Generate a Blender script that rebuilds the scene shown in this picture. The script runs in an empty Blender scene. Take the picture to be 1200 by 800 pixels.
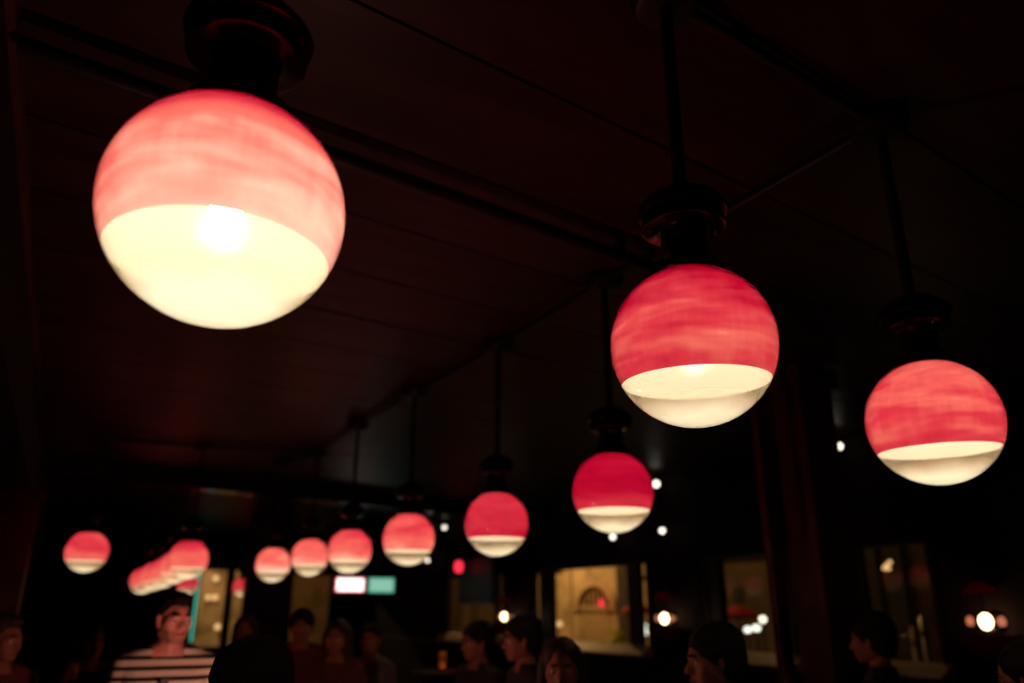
import bpy, bmesh, math, random
from mathutils import Vector, Matrix, noise

# ---------------------------------------------------------------- camera, world, exposure
# world frame: X runs to the right across the room, Y runs along the rows of lamps, Z up
scene = bpy.context.scene
C = scene.collection
cam_data = bpy.data.cameras.new('camera')
cam = bpy.data.objects.new('camera', cam_data)
C.objects.link(cam)
cam.location = (0, 0, 1.6)
cam.rotation_euler = (math.radians(90) + math.atan(312 / 900), 0, math.radians(-29.4))
cam_data.sensor_width = 36
cam_data.lens = 27
cam_data.clip_start = 0.05
cam_data.dof.use_dof = True
cam_data.dof.focus_distance = 1.75
cam_data.dof.aperture_fstop = 1.5
scene.camera = cam

world = bpy.data.worlds.new('night')
world.use_nodes = True
world.node_tree.nodes['Background'].inputs[0].default_value = (0.010, 0.007, 0.006, 1)
world.node_tree.nodes['Background'].inputs[1].default_value = 0.25
scene.world = world
vs = scene.view_settings
vs.view_transform = 'Standard'
vs.look = 'None'
vs.gamma = 1
vs.use_curve_mapping = False
vs.exposure = 0
scene.cycles.use_light_tree = True
scene.cycles.max_bounces = 8
scene.cycles.transparent_max_bounces = 16
scene.cycles.sample_clamp_indirect = 4
scene.cycles.caustics_reflective = False
scene.cycles.caustics_refractive = False

LAMP_UNIT = 34.0          # radiance of a bulb whose globe glows at about one


def street_light(x, y, z, power, col):
    d = bpy.data.lights.new('street_light', 'POINT')
    d.energy = power
    d.color = col
    d.shadow_soft_size = 0.15
    o = bpy.data.objects.new('street_light', d)
    o.location = (x, y, z)
    C.objects.link(o)


AMBER = (1.0, 0.58, 0.21)
street_light(10.3, 18.6, 4.6, 620, AMBER)      # lamps high on the street outside
street_light(10.2, 11.4, 5.2, 60, AMBER)
street_light(9.8, 8.0, 4.4, 12, AMBER)
street_light(10.2, 27.5, 5.0, 16, AMBER)
street_light(3.3, 24.5, 4.2, 230, (1.0, 0.64, 0.32))

# ---------------------------------------------------------------- materials
MATS = {}


def nodes_of(name):
    m = bpy.data.materials.new(name)
    m.use_nodes = True
    nt = m.node_tree
    nt.nodes.clear()
    out = nt.nodes.new('ShaderNodeOutputMaterial')
    MATS[name] = m
    return m, nt, out


def N(nt, kind, **kw):
    n = nt.nodes.new(kind)
    for k, v in kw.items():
        setattr(n, k, v)
    return n


def val(nt, op, a, b=None, c=None, clamp=False):
    n = N(nt, 'ShaderNodeMath', operation=op, use_clamp=clamp)
    for i, x in enumerate((a, b, c)):
        if x is None:
            continue
        if isinstance(x, (int, float)):
            n.inputs[i].default_value = x
        else:
            nt.links.new(x, n.inputs[i])
    return n.outputs[0]


def ramp(nt, fac, stops):
    n = N(nt, 'ShaderNodeValToRGB')
    e = n.color_ramp.elements
    while len(e) < len(stops):
        e.new(0.5)
    for i, (p, c) in enumerate(stops):
        e[i].position = p
        e[i].color = (*c, 1)
    nt.links.new(fac, n.inputs[0])
    return n.outputs[0]


def surf(name, col, rough=0.6, col2=None, scale=6.0, metal=0.0, bump=0.0, stretch=(1, 1, 1), spec=0.5):
    """Principled surface, mottled between two colours by a noise in object coordinates."""
    m, nt, out = nodes_of(name)
    b = N(nt, 'ShaderNodeBsdfPrincipled')
    b.inputs['Roughness'].default_value = rough
    b.inputs['Metallic'].default_value = metal
    b.inputs['Specular IOR Level'].default_value = spec
    tc = N(nt, 'ShaderNodeTexCoord')
    mp = N(nt, 'ShaderNodeMapping')
    mp.inputs['Scale'].default_value = stretch
    nt.links.new(tc.outputs['Object'], mp.inputs[0])
    nz = N(nt, 'ShaderNodeTexNoise')
    nz.inputs['Scale'].default_value = scale
    nz.inputs['Detail'].default_value = 4
    nt.links.new(mp.outputs[0], nz.inputs['Vector'])
    c2 = col2 or tuple(c * 0.7 for c in col)
    nt.links.new(ramp(nt, nz.outputs[0], [(0.35, c2), (0.65, col)]), b.inputs['Base Color'])
    if bump:
        bp = N(nt, 'ShaderNodeBump')
        bp.inputs['Strength'].default_value = bump
        bp.inputs['Distance'].default_value = 0.01
        nt.links.new(nz.outputs[0], bp.inputs['Height'])
        nt.links.new(bp.outputs[0], b.inputs['Normal'])
    nt.links.new(b.outputs[0], out.inputs[0])
    return m


def glow(name, col, strength):
    m, nt, out = nodes_of(name)
    e = N(nt, 'ShaderNodeEmission')
    e.inputs[0].default_value = (*col, 1)
    e.inputs[1].default_value = strength
    nt.links.new(e.outputs[0], out.inputs[0])
    return m


def bulb_glow(name):
    """Lit bulb: its strength is read from the bulb object, so that each lamp burns at its own level."""
    m, nt, out = nodes_of(name)
    e = N(nt, 'ShaderNodeEmission')
    e.inputs[0].default_value = (1.0, 0.95, 0.88, 1)
    a = N(nt, 'ShaderNodeAttribute', attribute_type='OBJECT', attribute_name='level')
    nt.links.new(val(nt, 'MULTIPLY', a.outputs['Fac'], LAMP_UNIT), e.inputs[1])
    nt.links.new(e.outputs[0], out.inputs[0])
    return m


def schlick(nt, f0=0.04):
    """Mirror share of a thin glass surface, the same from either side."""
    lw = N(nt, 'ShaderNodeLayerWeight')
    lw.inputs[0].default_value = 0.5
    return val(nt, 'ADD', f0, val(nt, 'MULTIPLY', val(nt, 'POWER', lw.outputs['Facing'], 5.0), 1 - f0))


def attr(nt, name):
    return N(nt, 'ShaderNodeAttribute', attribute_type='OBJECT', attribute_name=name).outputs['Fac']


def red_glass():
    """Blown glass cased red outside and opal white inside: lets the bulb's light through, streaked by hand."""
    m, nt, out = nodes_of('red_cased_glass')
    tc = N(nt, 'ShaderNodeTexCoord')
    sx = N(nt, 'ShaderNodeSeparateXYZ')
    nt.links.new(tc.outputs['Object'], sx.inputs[0])
    z = sx.outputs[2]                                        # -0.094 at the rim .. 0.19 at the neck
    seed = attr(nt, 'glass_seed')
    off = N(nt, 'ShaderNodeCombineXYZ')
    nt.links.new(seed, off.inputs[0])
    nt.links.new(seed, off.inputs[2])
    add = N(nt, 'ShaderNodeVectorMath', operation='ADD')
    nt.links.new(tc.outputs['Object'], add.inputs[0])
    nt.links.new(off.outputs[0], add.inputs[1])

    def streak(sc, scale, detail, dist=0.0):
        mp = N(nt, 'ShaderNodeMapping')
        mp.inputs['Scale'].default_value = sc
        nt.links.new(add.outputs[0], mp.inputs[0])
        n = N(nt, 'ShaderNodeTexNoise')
        n.inputs['Scale'].default_value = scale
        n.inputs['Detail'].default_value = detail
        n.inputs['Roughness'].default_value = 0.55
        n.inputs['Distortion'].default_value = dist
        nt.links.new(mp.outputs[0], n.inputs['Vector'])
        return val(nt, 'SUBTRACT', n.outputs[0], 0.5)
    bands = streak((1.5, 1.5, 6.0), 2.6, 2.0, 0.3)         # broad bands round the globe
    fine = streak((3.0, 3.0, 14.0), 3.0, 4.0, 0.2)
    drips = streak((16.0, 16.0, 1.6), 2.2, 2.0)
    # where the red layer was gathered thick or thin, from neck to rim
    u = val(nt, 'DIVIDE', val(nt, 'SUBTRACT', 0.19, z), 0.284, clamp=True)
    top, mid, low = attr(nt, 'tint_top'), attr(nt, 'tint_mid'), attr(nt, 'tint_low')
    u1 = val(nt, 'MULTIPLY', u, 2.0, clamp=True)
    u2 = val(nt, 'SUBTRACT', val(nt, 'MULTIPLY', u, 2.0), 1.0, clamp=True)
    u2 = val(nt, 'POWER', u2, 1.6)
    t = val(nt, 'ADD', top, val(nt, 'MULTIPLY', u1, val(nt, 'SUBTRACT', mid, top)))
    t = val(nt, 'ADD', t, val(nt, 'MULTIPLY', u2, val(nt, 'SUBTRACT', low, mid)))
    amp = attr(nt, 'streak')
    wob = val(nt, 'ADD', val(nt, 'MULTIPLY', bands, 1.0), val(nt, 'ADD', val(nt, 'MULTIPLY', fine, 0.20), val(nt, 'MULTIPLY', drips, 0.16)))
    t = val(nt, 'ADD', t, val(nt, 'MULTIPLY', wob, amp))
    lw = N(nt, 'ShaderNodeLayerWeight')
    lw.inputs[0].default_value = 0.22
    edge = val(nt, 'POWER', lw.outputs['Facing'], 3.0)
    t = val(nt, 'SUBTRACT', t, val(nt, 'MULTIPLY', edge, 0.6), clamp=True)   # more red glass in the way at grazing angles
    col = ramp(nt, t, [(0.0, (0.15, 0.0003, 0.009)), (0.25, (0.30, 0.002, 0.022)), (0.5, (0.45, 0.030, 0.052)),
                       (0.75, (0.58, 0.115, 0.100)), (1.0, (0.82, 0.45, 0.39))])
    tr = N(nt, 'ShaderNodeBsdfTranslucent')
    nt.links.new(col, tr.inputs[0])
    gl = N(nt, 'ShaderNodeBsdfGlossy')
    gl.inputs['Roughness'].default_value = 0.06
    fr = schlick(nt)
    front = N(nt, 'ShaderNodeMixShader')
    nt.links.new(fr, front.inputs[0])
    nt.links.new(tr.outputs[0], front.inputs[1])
    nt.links.new(gl.outputs[0], front.inputs[2])
    back = N(nt, 'ShaderNodeBsdfDiffuse')
    back.inputs[0].default_value = (0.92, 0.84, 0.69, 1)
    gl2 = N(nt, 'ShaderNodeBsdfGlossy')
    gl2.inputs['Roughness'].default_value = 0.16
    back2 = N(nt, 'ShaderNodeMixShader')
    nt.links.new(schlick(nt), back2.inputs[0])
    nt.links.new(back.outputs[0], back2.inputs[1])
    nt.links.new(gl2.outputs[0], back2.inputs[2])
    gm = N(nt, 'ShaderNodeNewGeometry')
    mix = N(nt, 'ShaderNodeMixShader')
    nt.links.new(gm.outputs['Backfacing'], mix.inputs[0])
    nt.links.new(front.outputs[0], mix.inputs[1])
    nt.links.new(back2.outputs[0], mix.inputs[2])
    nt.links.new(mix.outputs[0], out.inputs[0])
    return m


def bowl_glass():
    """Clear, partly frosted lower bowl; stronger bulb light towards its pole is put into the colour."""
    m, nt, out = nodes_of('frosted_glass_lit_at_pole')
    tc = N(nt, 'ShaderNodeTexCoord')
    sx = N(nt, 'ShaderNodeSeparateXYZ')
    nt.links.new(tc.outputs['Object'], sx.inputs[0])
    u = val(nt, 'DIVIDE', val(nt, 'SUBTRACT', -0.094, sx.outputs[2]), 0.106, clamp=True)
    nz = N(nt, 'ShaderNodeTexNoise')
    nz.inputs['Scale'].default_value = 9
    nt.links.new(tc.outputs['Object'], nz.inputs['Vector'])
    u = val(nt, 'ADD', u, val(nt, 'MULTIPLY', val(nt, 'SUBTRACT', nz.outputs[0], 0.5), 0.25), clamp=True)
    fac = ramp(nt, u, [(0.0, (.20,) * 3), (0.40, (.30,) * 3), (0.66, (.72,) * 3), (0.85, (1.0,) * 3)])  # whiter towards the pole, painting in the bulb's stronger light there
    tr = N(nt, 'ShaderNodeBsdfTranslucent')
    nt.links.new(ramp(nt, u, [(0.0, (0.92, 0.54, 0.26)), (0.45, (0.97, 0.70, 0.42)), (0.8, (1.0, 0.92, 0.72))]), tr.inputs[0])
    tp = N(nt, 'ShaderNodeBsdfTransparent')
    tp.inputs[0].default_value = (0.98, 0.95, 0.88, 1)
    mx = N(nt, 'ShaderNodeMixShader')
    nt.links.new(fac, mx.inputs[0])
    nt.links.new(tp.outputs[0], mx.inputs[1])
    nt.links.new(tr.outputs[0], mx.inputs[2])
    gl = N(nt, 'ShaderNodeBsdfGlossy')
    gl.inputs['Roughness'].default_value = 0.035
    fr = schlick(nt)
    mo = N(nt, 'ShaderNodeMixShader')
    nt.links.new(fr, mo.inputs[0])
    nt.links.new(mx.outputs[0], mo.inputs[1])
    nt.links.new(gl.outputs[0], mo.inputs[2])
    nt.links.new(mo.outputs[0], out.inputs[0])
    return m


def clear_glass(name, tint=(0.97, 0.95, 0.90)):
    m, nt, out = nodes_of(name)
    tp = N(nt, 'ShaderNodeBsdfTransparent')
    tp.inputs[0].default_value = (*tint, 1)
    gl = N(nt, 'ShaderNodeBsdfGlossy')
    gl.inputs['Roughness'].default_value = 0.01
    fr = schlick(nt, 0.015)
    mx = N(nt, 'ShaderNodeMixShader')
    nt.links.new(fr, mx.inputs[0])
    nt.links.new(tp.outputs[0], mx.inputs[1])
    nt.links.new(gl.outputs[0], mx.inputs[2])
    nt.links.new(mx.outputs[0], out.inputs[0])
    return m


def tinted_glow_glass(name, col):
    m, nt, out = nodes_of(name)
    tr = N(nt, 'ShaderNodeBsdfTranslucent')
    tr.inputs[0].default_value = (*col, 1)
    tp = N(nt, 'ShaderNodeBsdfTransparent')
    tp.inputs[0].default_value = (*[min(1, c * 1.3) for c in col], 1)
    mx = N(nt, 'ShaderNodeMixShader')
    mx.inputs[0].default_value = 0.5
    nt.links.new(tr.outputs[0], mx.inputs[1])
    nt.links.new(tp.outputs[0], mx.inputs[2])
    nt.links.new(mx.outputs[0], out.inputs[0])
    return m


def stripes():
    """Printed cloth: black with wide tan stripes, by height in the shirt's own frame."""
    m, nt, out = nodes_of('striped_jersey')
    tc = N(nt, 'ShaderNodeTexCoord')
    sx = N(nt, 'ShaderNodeSeparateXYZ')
    nt.links.new(tc.outputs['Object'], sx.inputs[0])
    f = val(nt, 'FRACT', val(nt, 'DIVIDE', sx.outputs[2], 0.046))
    g = val(nt, 'GREATER_THAN', f, 0.42)
    b = N(nt, 'ShaderNodeBsdfPrincipled')
    b.inputs['Roughness'].default_value = 0.9
    nt.links.new(ramp(nt, g, [(0.0, (0.012, 0.009, 0.008)), (1.0, (0.60, 0.52, 0.42))]), b.inputs['Base Color'])
    nt.links.new(b.outputs[0], out.inputs[0])
    return m


def masonry():
    m, nt, out = nodes_of('facade_stone')
    b = N(nt, 'ShaderNodeBsdfPrincipled')
    b.inputs['Roughness'].default_value = 0.9
    tc = N(nt, 'ShaderNodeTexCoord')
    nz = N(nt, 'ShaderNodeTexNoise')
    nz.inputs['Scale'].default_value = 1.6
    nz.inputs['Detail'].default_value = 6
    nt.links.new(tc.outputs['Object'], nz.inputs['Vector'])
    col = ramp(nt, nz.outputs[0], [(0.30, (0.20, 0.14, 0.075)), (0.5, (0.44, 0.33, 0.19)), (0.72, (0.58, 0.45, 0.28))])
    nt.links.new(col, b.inputs['Base Color'])
    bp = N(nt, 'ShaderNodeBump')
    bp.inputs['Distance'].default_value = 0.05
    nt.links.new(nz.outputs[0], bp.inputs['Height'])
    nt.links.new(bp.outputs[0], b.inputs['Normal'])
    nt.links.new(b.outputs[0], out.inputs[0])
    return m


M = dict(
    red=red_glass(), bowl=bowl_glass(), bulb=bulb_glow('lit_bulb'), pane=clear_glass('window_glass'),
    bronze=surf('dark_bronze', (0.034, 0.017, 0.012), 0.22, metal=0.7, scale=14),
    iron=surf('black_pipe_paint', (0.020, 0.014, 0.012), 0.45, scale=10),
    steel=surf('bright_screw_steel', (0.75, 0.68, 0.6), 0.25, metal=1.0),
    ceil=surf('dark_ceiling_board', (0.070, 0.030, 0.022), 0.45, (0.040, 0.017, 0.012), scale=1.3, stretch=(0.6, 5, 1), bump=0.15, spec=0.25),
    slab=surf('black_ceiling_void', (0.02, 0.012, 0.01), 0.9),
    beam=surf('black_gloss_beam', (0.030, 0.018, 0.014), 0.22, scale=2),
    wall=surf('dark_oxblood_wall', (0.020, 0.008, 0.007), 0.8, scale=1.5, spec=0.15),
    leftwall=surf('near_black_wall', (0.022, 0.012, 0.010), 0.6, scale=1.5),
    post=surf('oxblood_post_paint', (0.14, 0.042, 0.032), 0.4, scale=3),
    floor=surf('dark_floor', (0.040, 0.022, 0.015), 0.5, scale=2),
    sash=surf('dark_sash_paint', (0.030, 0.014, 0.011), 0.45, scale=4),
    sill=surf('pale_sill_paint', (0.62, 0.45, 0.33), 0.5, scale=4),
    stone=masonry(),
    brown=surf('darkened_brown_stone', (0.17, 0.10, 0.045), 0.9, (0.09, 0.055, 0.025), scale=1.5, bump=.3),  # stone toned darker to offset street light spilling onto these sections
    stonedark=surf('dark_stone', (0.05, 0.038, 0.022), 0.9, scale=2),  # plain dark tone for pilasters, door slab, small windows and gate recess
    road=surf('asphalt', (0.08, 0.075, 0.07), 0.8, scale=9),
    gate=surf('gate_bar_paint', (0.40, 0.30, 0.15), 0.6, scale=5),
    redcloth=surf('red_canvas', (0.60, 0.02, 0.03), 0.8, scale=5),
    hedge=surf('yellow_green_leaf', (0.62, 0.62, 0.05), 0.8, (0.35, 0.38, 0.03), scale=12),
    skin=surf('skin', (0.66, 0.26, 0.20), 0.5, (0.58, 0.22, 0.17), scale=9),
    skindim=surf('dimmed_skin', (0.34, 0.125, 0.085), 0.6, (0.29, 0.10, 0.07), scale=9, spec=0.25),  # crowd skin darkened in place of dimmer light on the faces
    hair=surf('dark_hair', (0.014, 0.008, 0.006), 0.8, scale=30, stretch=(1, 1, 0.2), bump=0.5, spec=0.15),
    hairbrown=surf('brown_hair', (0.040, 0.016, 0.010), 0.8, scale=30, stretch=(1, 1, 0.2), bump=0.5),
    stubble=surf('stubble', (0.42, 0.20, 0.15), 0.8, scale=60),
    stripe=stripes(),
    black=surf('black_cloth', (0.014, 0.011, 0.011), 0.9, scale=20),
    maroon=surf('maroon_cloth', (0.11, 0.018, 0.016), 0.9, scale=20),
    denim=surf('dark_denim', (0.03, 0.032, 0.045), 0.9, scale=20),
    grey=surf('grey_cloth', (0.12, 0.10, 0.09), 0.9, scale=20),
    shoe=surf('black_leather', (0.012, 0.011, 0.011), 0.4),
    eye=surf('eye_white', (0.7, 0.66, 0.62), 0.2, scale=3),
    iris=surf('dark_iris', (0.02, 0.012, 0.01), 0.15),
    lip=surf('lips', (0.30, 0.09, 0.07), 0.5),
    wood=surf('dark_table_wood', (0.055, 0.028, 0.016), 0.35, scale=3, stretch=(1, 8, 1)),
    drink=tinted_glow_glass('amber_glass', (0.95, 0.55, 0.18)),
    votive=tinted_glow_glass('red_votive_glass', (0.85, 0.10, 0.06)),
    bowlred=tinted_glow_glass('ruby_bowl_glass', (0.09, 0.002, 0.003)),
    tv=surf('tv_screen', (0.006, 0.007, 0.010), 0.5, spec=0.2),
    plastic=surf('black_plastic', (0.015, 0.014, 0.014), 0.4),
    e_white=glow('white_bulb', (1.0, 0.90, 0.74), 2.8),
    e_warm=glow('warm_bulb', (1.0, 0.66, 0.36), 9),
    e_dim=glow('dim_bulb', (1.0, 0.28, 0.15), 0.55),
    e_red=glow('red_bulb', (1.0, 0.03, 0.06), 1.5),
    e_sign=glow('white_sign_face', (1.0, 0.84, 0.78), 2.3),
    e_signrim=glow('red_sign_rim', (1.0, 0.06, 0.10), 0.9),
    e_green=glow('green_sign_face', (0.42, 0.86, 0.64), 0.62),
    e_neon=glow('green_neon', (0.08, 0.62, 0.42), 0.75),
    e_amber=glow('amber_lantern', (1.0, 0.60, 0.26), 1.2),
    e_cool=glow('cool_street_lamp', (0.92, 1.0, 0.90), 2.2),
    e_flame=glow('candle_flame', (1.0, 0.5, 0.2), 2.0),
)

# ---------------------------------------------------------------- mesh helpers


class MB:
    def __init__(self):
        self.v, self.f = [], []

    def add(self, vs, fs):
        n = len(self.v)
        self.v += [tuple(v) for v in vs]
        self.f += [tuple(i + n for i in f) for f in fs]
        return self

    def box(self, a, b, mat=None):
        (x0, y0, z0), (x1, y1, z1) = a, b
        vs = [Vector(p) for p in ((x0, y0, z0), (x1, y0, z0), (x1, y1, z0), (x0, y1, z0), (x0, y0, z1), (x1, y0, z1), (x1, y1, z1), (x0, y1, z1))]
        if mat:
            vs = [mat @ v for v in vs]
        return self.add(vs, [(0, 3, 2, 1), (4, 5, 6, 7), (0, 1, 5, 4), (1, 2, 6, 5), (2, 3, 7, 6), (3, 0, 4, 7)])

    def prism(self, poly, z0, z1):
        n = len(poly)
        vs = [(x, y, z0) for x, y in poly] + [(x, y, z1) for x, y in poly]
        fs = [tuple(range(n - 1, -1, -1)), tuple(range(n, 2 * n))] + [(i, (i + 1) % n, n + (i + 1) % n, n + i) for i in range(n)]
        return self.add(vs, fs)

    def lathe(self, prof, seg=24, loc=(0, 0, 0), mat=None):
        """prof: (r, z) pairs from bottom to top; outside faces outward."""
        vs, fs = [], []
        rows = []
        for r, z in prof:
            if r < 1e-6:
                rows.append([len(vs)])
                vs.append(Vector((0, 0, z)))
            else:
                rows.append(list(range(len(vs), len(vs) + seg)))
                vs += [Vector((r * math.cos(2 * math.pi * k / seg), r * math.sin(2 * math.pi * k / seg), z)) for k in range(seg)]
        for a, b in zip(rows, rows[1:]):
            for k in range(seg):
                k2 = (k + 1) % seg
                if len(a) == 1 and len(b) == 1:
                    continue
                if len(a) == 1:
                    fs.append((a[0], b[k2], b[k]))
                elif len(b) == 1:
                    fs.append((a[k], a[k2], b[0]))
                else:
                    fs.append((a[k], a[k2], b[k2], b[k]))
        if mat:
            vs = [mat @ v for v in vs]
        L = Vector(loc)
        return self.add([v + L for v in vs], fs)

    def tube(self, pts, r, seg=10):
        pts = [Vector(p) for p in pts]
        vs, fs = [], []
        for i, p in enumerate(pts):
            d = (pts[min(i + 1, len(pts) - 1)] - pts[max(i - 1, 0)]).normalized()
            a = d.orthogonal().normalized() if abs(d.z) > 0.95 else d.cross(Vector((0, 0, 1))).normalized()
            b = d.cross(a).normalized()
            rr = r[i] if isinstance(r, (list, tuple)) else r
            vs += [p + a * (rr * math.cos(2 * math.pi * k / seg)) + b * (rr * math.sin(2 * math.pi * k / seg)) for k in range(seg)]
        for i in range(len(pts) - 1):
            for k in range(seg):
                k2 = (k + 1) % seg
                fs.append((i * seg + k, i * seg + k2, (i + 1) * seg + k2, (i + 1) * seg + k))
        n = (len(pts) - 1) * seg
        fs += [tuple(range(seg - 1, -1, -1)), tuple(range(n, n + seg))]
        return self.add(vs, fs)

    def ball(self, c, r, seg=14, rings=9):
        if isinstance(r, (int, float)):
            r = (r, r, r)
        prof = [(math.sin(math.pi * i / rings), -math.cos(math.pi * i / rings)) for i in range(rings + 1)]
        prof[0] = (0, -1)
        prof[-1] = (0, 1)
        return self.lathe(prof, seg, c, Matrix.Diagonal((*r, 1)))

    def mesh(self, name, mat, smooth=False):
        me = bpy.data.meshes.new(name)
        me.from_pydata(self.v, [], self.f)
        bm = bmesh.new()
        bm.from_mesh(me)
        if not getattr(self, 'keep', False):
            bmesh.ops.recalc_face_normals(bm, faces=bm.faces)
        bm.to_mesh(me)
        bm.free()
        me.materials.append(mat)
        if smooth:
            for p in me.polygons:
                p.use_smooth = True
            try:
                me.set_sharp_from_angle(angle=math.radians(smooth if smooth > 1 else 40))
            except Exception:
                pass
        return me

    def build(self, name, mat, parent=None, smooth=False, loc=None):
        return link(name, self.mesh(name, mat, smooth), parent, loc)


def link(name, me, parent=None, loc=None):
    o = bpy.data.objects.new(name, me)
    C.objects.link(o)
    if parent is not None:
        o.parent = parent
    if loc is not None:
        o.location = loc
    return o


def tag(o, label=None, cat=None, group=None, kind=None):
    if label:
        o['label'] = label
    if cat:
        o['category'] = cat
    if group:
        o['group'] = group
    if kind:
        o['kind'] = kind
    return o


def thing(name, label, cat, loc=(0, 0, 0), rz=0.0, group=None):
    o = bpy.data.objects.new(name, None)
    o.empty_display_size = 0.1
    C.objects.link(o)
    o.location = loc
    o.rotation_euler = (0, 0, rz)
    return tag(o, label, cat, group)


def struct(o, label, cat):
    return tag(o, label, cat, kind='structure')


# ---------------------------------------------------------------- the room
LX, RX, Y0, Y1, CZ = -1.6, 6.8, -2.4, 20.0, 3.30
struct(MB().box((LX - .2, Y0 - .2, -.1), (RX + .08, Y1 + .1, 0)).build('floor', M['floor']), 'dark floor of the long dining room', 'floor')
ceiling = struct(MB().box((LX - .2, Y0 - .2, CZ + .035), (RX + .08, Y1 + .1, CZ + .15)).build('ceiling', M['slab']),
                 'dark ceiling of wide boards above the red globes', 'ceiling')
rnd = random.Random(4)
sk = math.tan(math.radians(6.5))                       # the boards run slightly askew across the room
for k in range(-8, 28):
    y = 2.98 + .61 * k
    ya, yb = y + .008, y + .602
    if ya + sk * LX < Y0 or yb + sk * RX > Y1 + .05:
        pass
    dz = rnd.uniform(-.004, .006)
    tilt = rnd.uniform(-.004, .004)
    vs = []
    for zz in (0, .04):
        for (x, yy) in ((LX, ya), (RX, ya), (RX, yb), (LX, yb)):
            Y = max(Y0, min(Y1, yy + sk * x))
            vs.append((x, Y, CZ + dz + zz + (tilt if yy == yb else -tilt)))
    if abs(vs[0][1] - vs[3][1]) + abs(vs[1][1] - vs[2][1]) < .02:
        continue
    b = MB().add(vs, [(0, 3, 2, 1), (4, 5, 6, 7), (0, 1, 5, 4), (1, 2, 6, 5), (2, 3, 7, 6), (3, 0, 4, 7)])
    b.build('board', M['ceil'], ceiling)

# left wall, its bulkhead and pilaster
wl = MB().box((LX - .2, Y0, 0), (LX, Y1, CZ))
struct(wl.build('wall_left', M['leftwall']), 'black side wall left of the lamps', 'wall')
t1 = struct(MB().box((LX, Y0, 2.74), (-.40, Y1, CZ - .012)).build('trim_1', M['leftwall']), 'dark bulkhead running along the left edge of the ceiling', 'trim')
MB().box((-.40, Y0, 3.225), (-.375, Y1, CZ - .012)).build('moulding', M['post'], t1)
p = struct(MB().box((-.62, 9.2, 0), (-.30, 9.55, 2.74)).build('trim_2', M['post']), 'dim oxblood pilaster under the left bulkhead', 'trim')
MB().box((-.66, 9.16, 0), (-.26, 9.59, .18)).build('plinth', M['post'], p)
MB().box((-.66, 9.16, 2.62), (-.26, 9.59, 2.74)).build('capital', M['post'], p)

# wall behind the camera
struct(MB().box((LX - .2, Y0 - .2, 0), (RX + .08, Y0, CZ)).build('wall_back', M['wall']), 'dark wall behind the viewpoint', 'wall')

# cross beam at the far part of the room
bm_ = MB()
bs = math.tan(math.radians(13))
bm_.prism([(-.4, 10.42), (RX, 10.42 + bs * 7.2), (RX, 10.74 + bs * 7.2), (-.4, 10.74)], 3.08, CZ - .012)
struct(bm_.build('trim_3', M['beam']), 'glossy black beam crossing the ceiling behind the far lamps', 'beam')

# right wall with window openings
WT = RX + .08
Z0, Z1 = 1.05, 2.195
OPEN = [(4.40, 5.16), (5.98, 7.34), (8.40, 11.37), (12.36, 14.72)]
w = MB().box((RX, Y0, 0), (WT, Y1, Z0)).box((RX, Y0, Z1), (WT, Y1, CZ + .035))
edge = [Y0] + [e for o in OPEN for e in o] + [Y1]
for a, b in zip(edge[::2], edge[1::2]):
    w.box((RX, a, Z0), (WT, b, Z1))
wr = struct(w.build('wall_right', M['wall']), 'dark oxblood wall with the street windows', 'wall')
MB().box((RX - .03, Y0, .95), (RX, Y1, 1.00)).build('dado_rail', M['sash'], wr)
for a, b in zip(edge[::2], edge[1::2]):
    MB().box((RX - .018, a + .06, 1.12), (RX, b - .06, 2.12)).build('panel', M['wall'], wr)

# (n, opening, mullion spans) of the right-hand windows
WINS = [(3, (4.40, 5.16), [], 'narrow street window at the right beside the triple sconce'),
        (2, (5.98, 7.34), [(7.06, 7.24), (6.02, 6.12)], 'street window partly hidden by the oxblood posts'),
        (1, (8.40, 11.37), [(10.78, 11.16), (8.60, 8.83)], 'wide street window showing a stone arch outside'),
        (4, (12.36, 14.72), [(12.60, 12.70)], 'far street window behind the hanging television')]
for n, (a, b), muls, lab in WINS:
    root = thing('window_%d' % n, lab, 'window', (RX, (a + b) / 2, Z0))
    tag(root, kind='structure')
    cy = (a + b) / 2

    def wb(x0, y0, z0, x1, y1, z1):
        return MB().box((x0 - RX, y0 - cy, z0 - Z0), (x1 - RX, y1 - cy, z1 - Z0))
    f = wb(RX - .01, a, Z1 - .04, WT, b, Z1)
    f.box((-.01, a - cy, 0), (.08, a + .035 - cy, Z1 - Z0)).box((-.01, b - .035 - cy, 0), (.08, b - cy, Z1 - Z0))
    f.build('frame', M['sash'], root)
    for (m0, m1) in muls:
        wb(RX - .01, m0, Z0, WT, m1, Z1 - .04).build('mullion', M['sash'], root)
    sl = MB()
    sl.add([(x, y, z) for y in (a - .04 - cy, b + .04 - cy) for x, z in ((-.20, -.04), (-.20, -.015), (-.01, .085), (.13, .085), (.13, -.04))],
           [(0, 1, 2, 3, 4), (9, 8, 7, 6, 5), (0, 5, 6, 1), (1, 6, 7, 2), (2, 7, 8, 3), (3, 8, 9, 4), (4, 9, 5, 0)])
    sl.build('sill', M['sill'], root)
    cuts = sorted([a + .035] + [e for s in muls for e in s] + [b - .035])
    for q0, q1 in zip(cuts[::2], cuts[1::2]):
        if q1 - q0 > .02:
            wb(RX + .035, q0, Z0 + .085, RX + .043, q1, Z1 - .04).build('pane', M['pane'], root)

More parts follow.
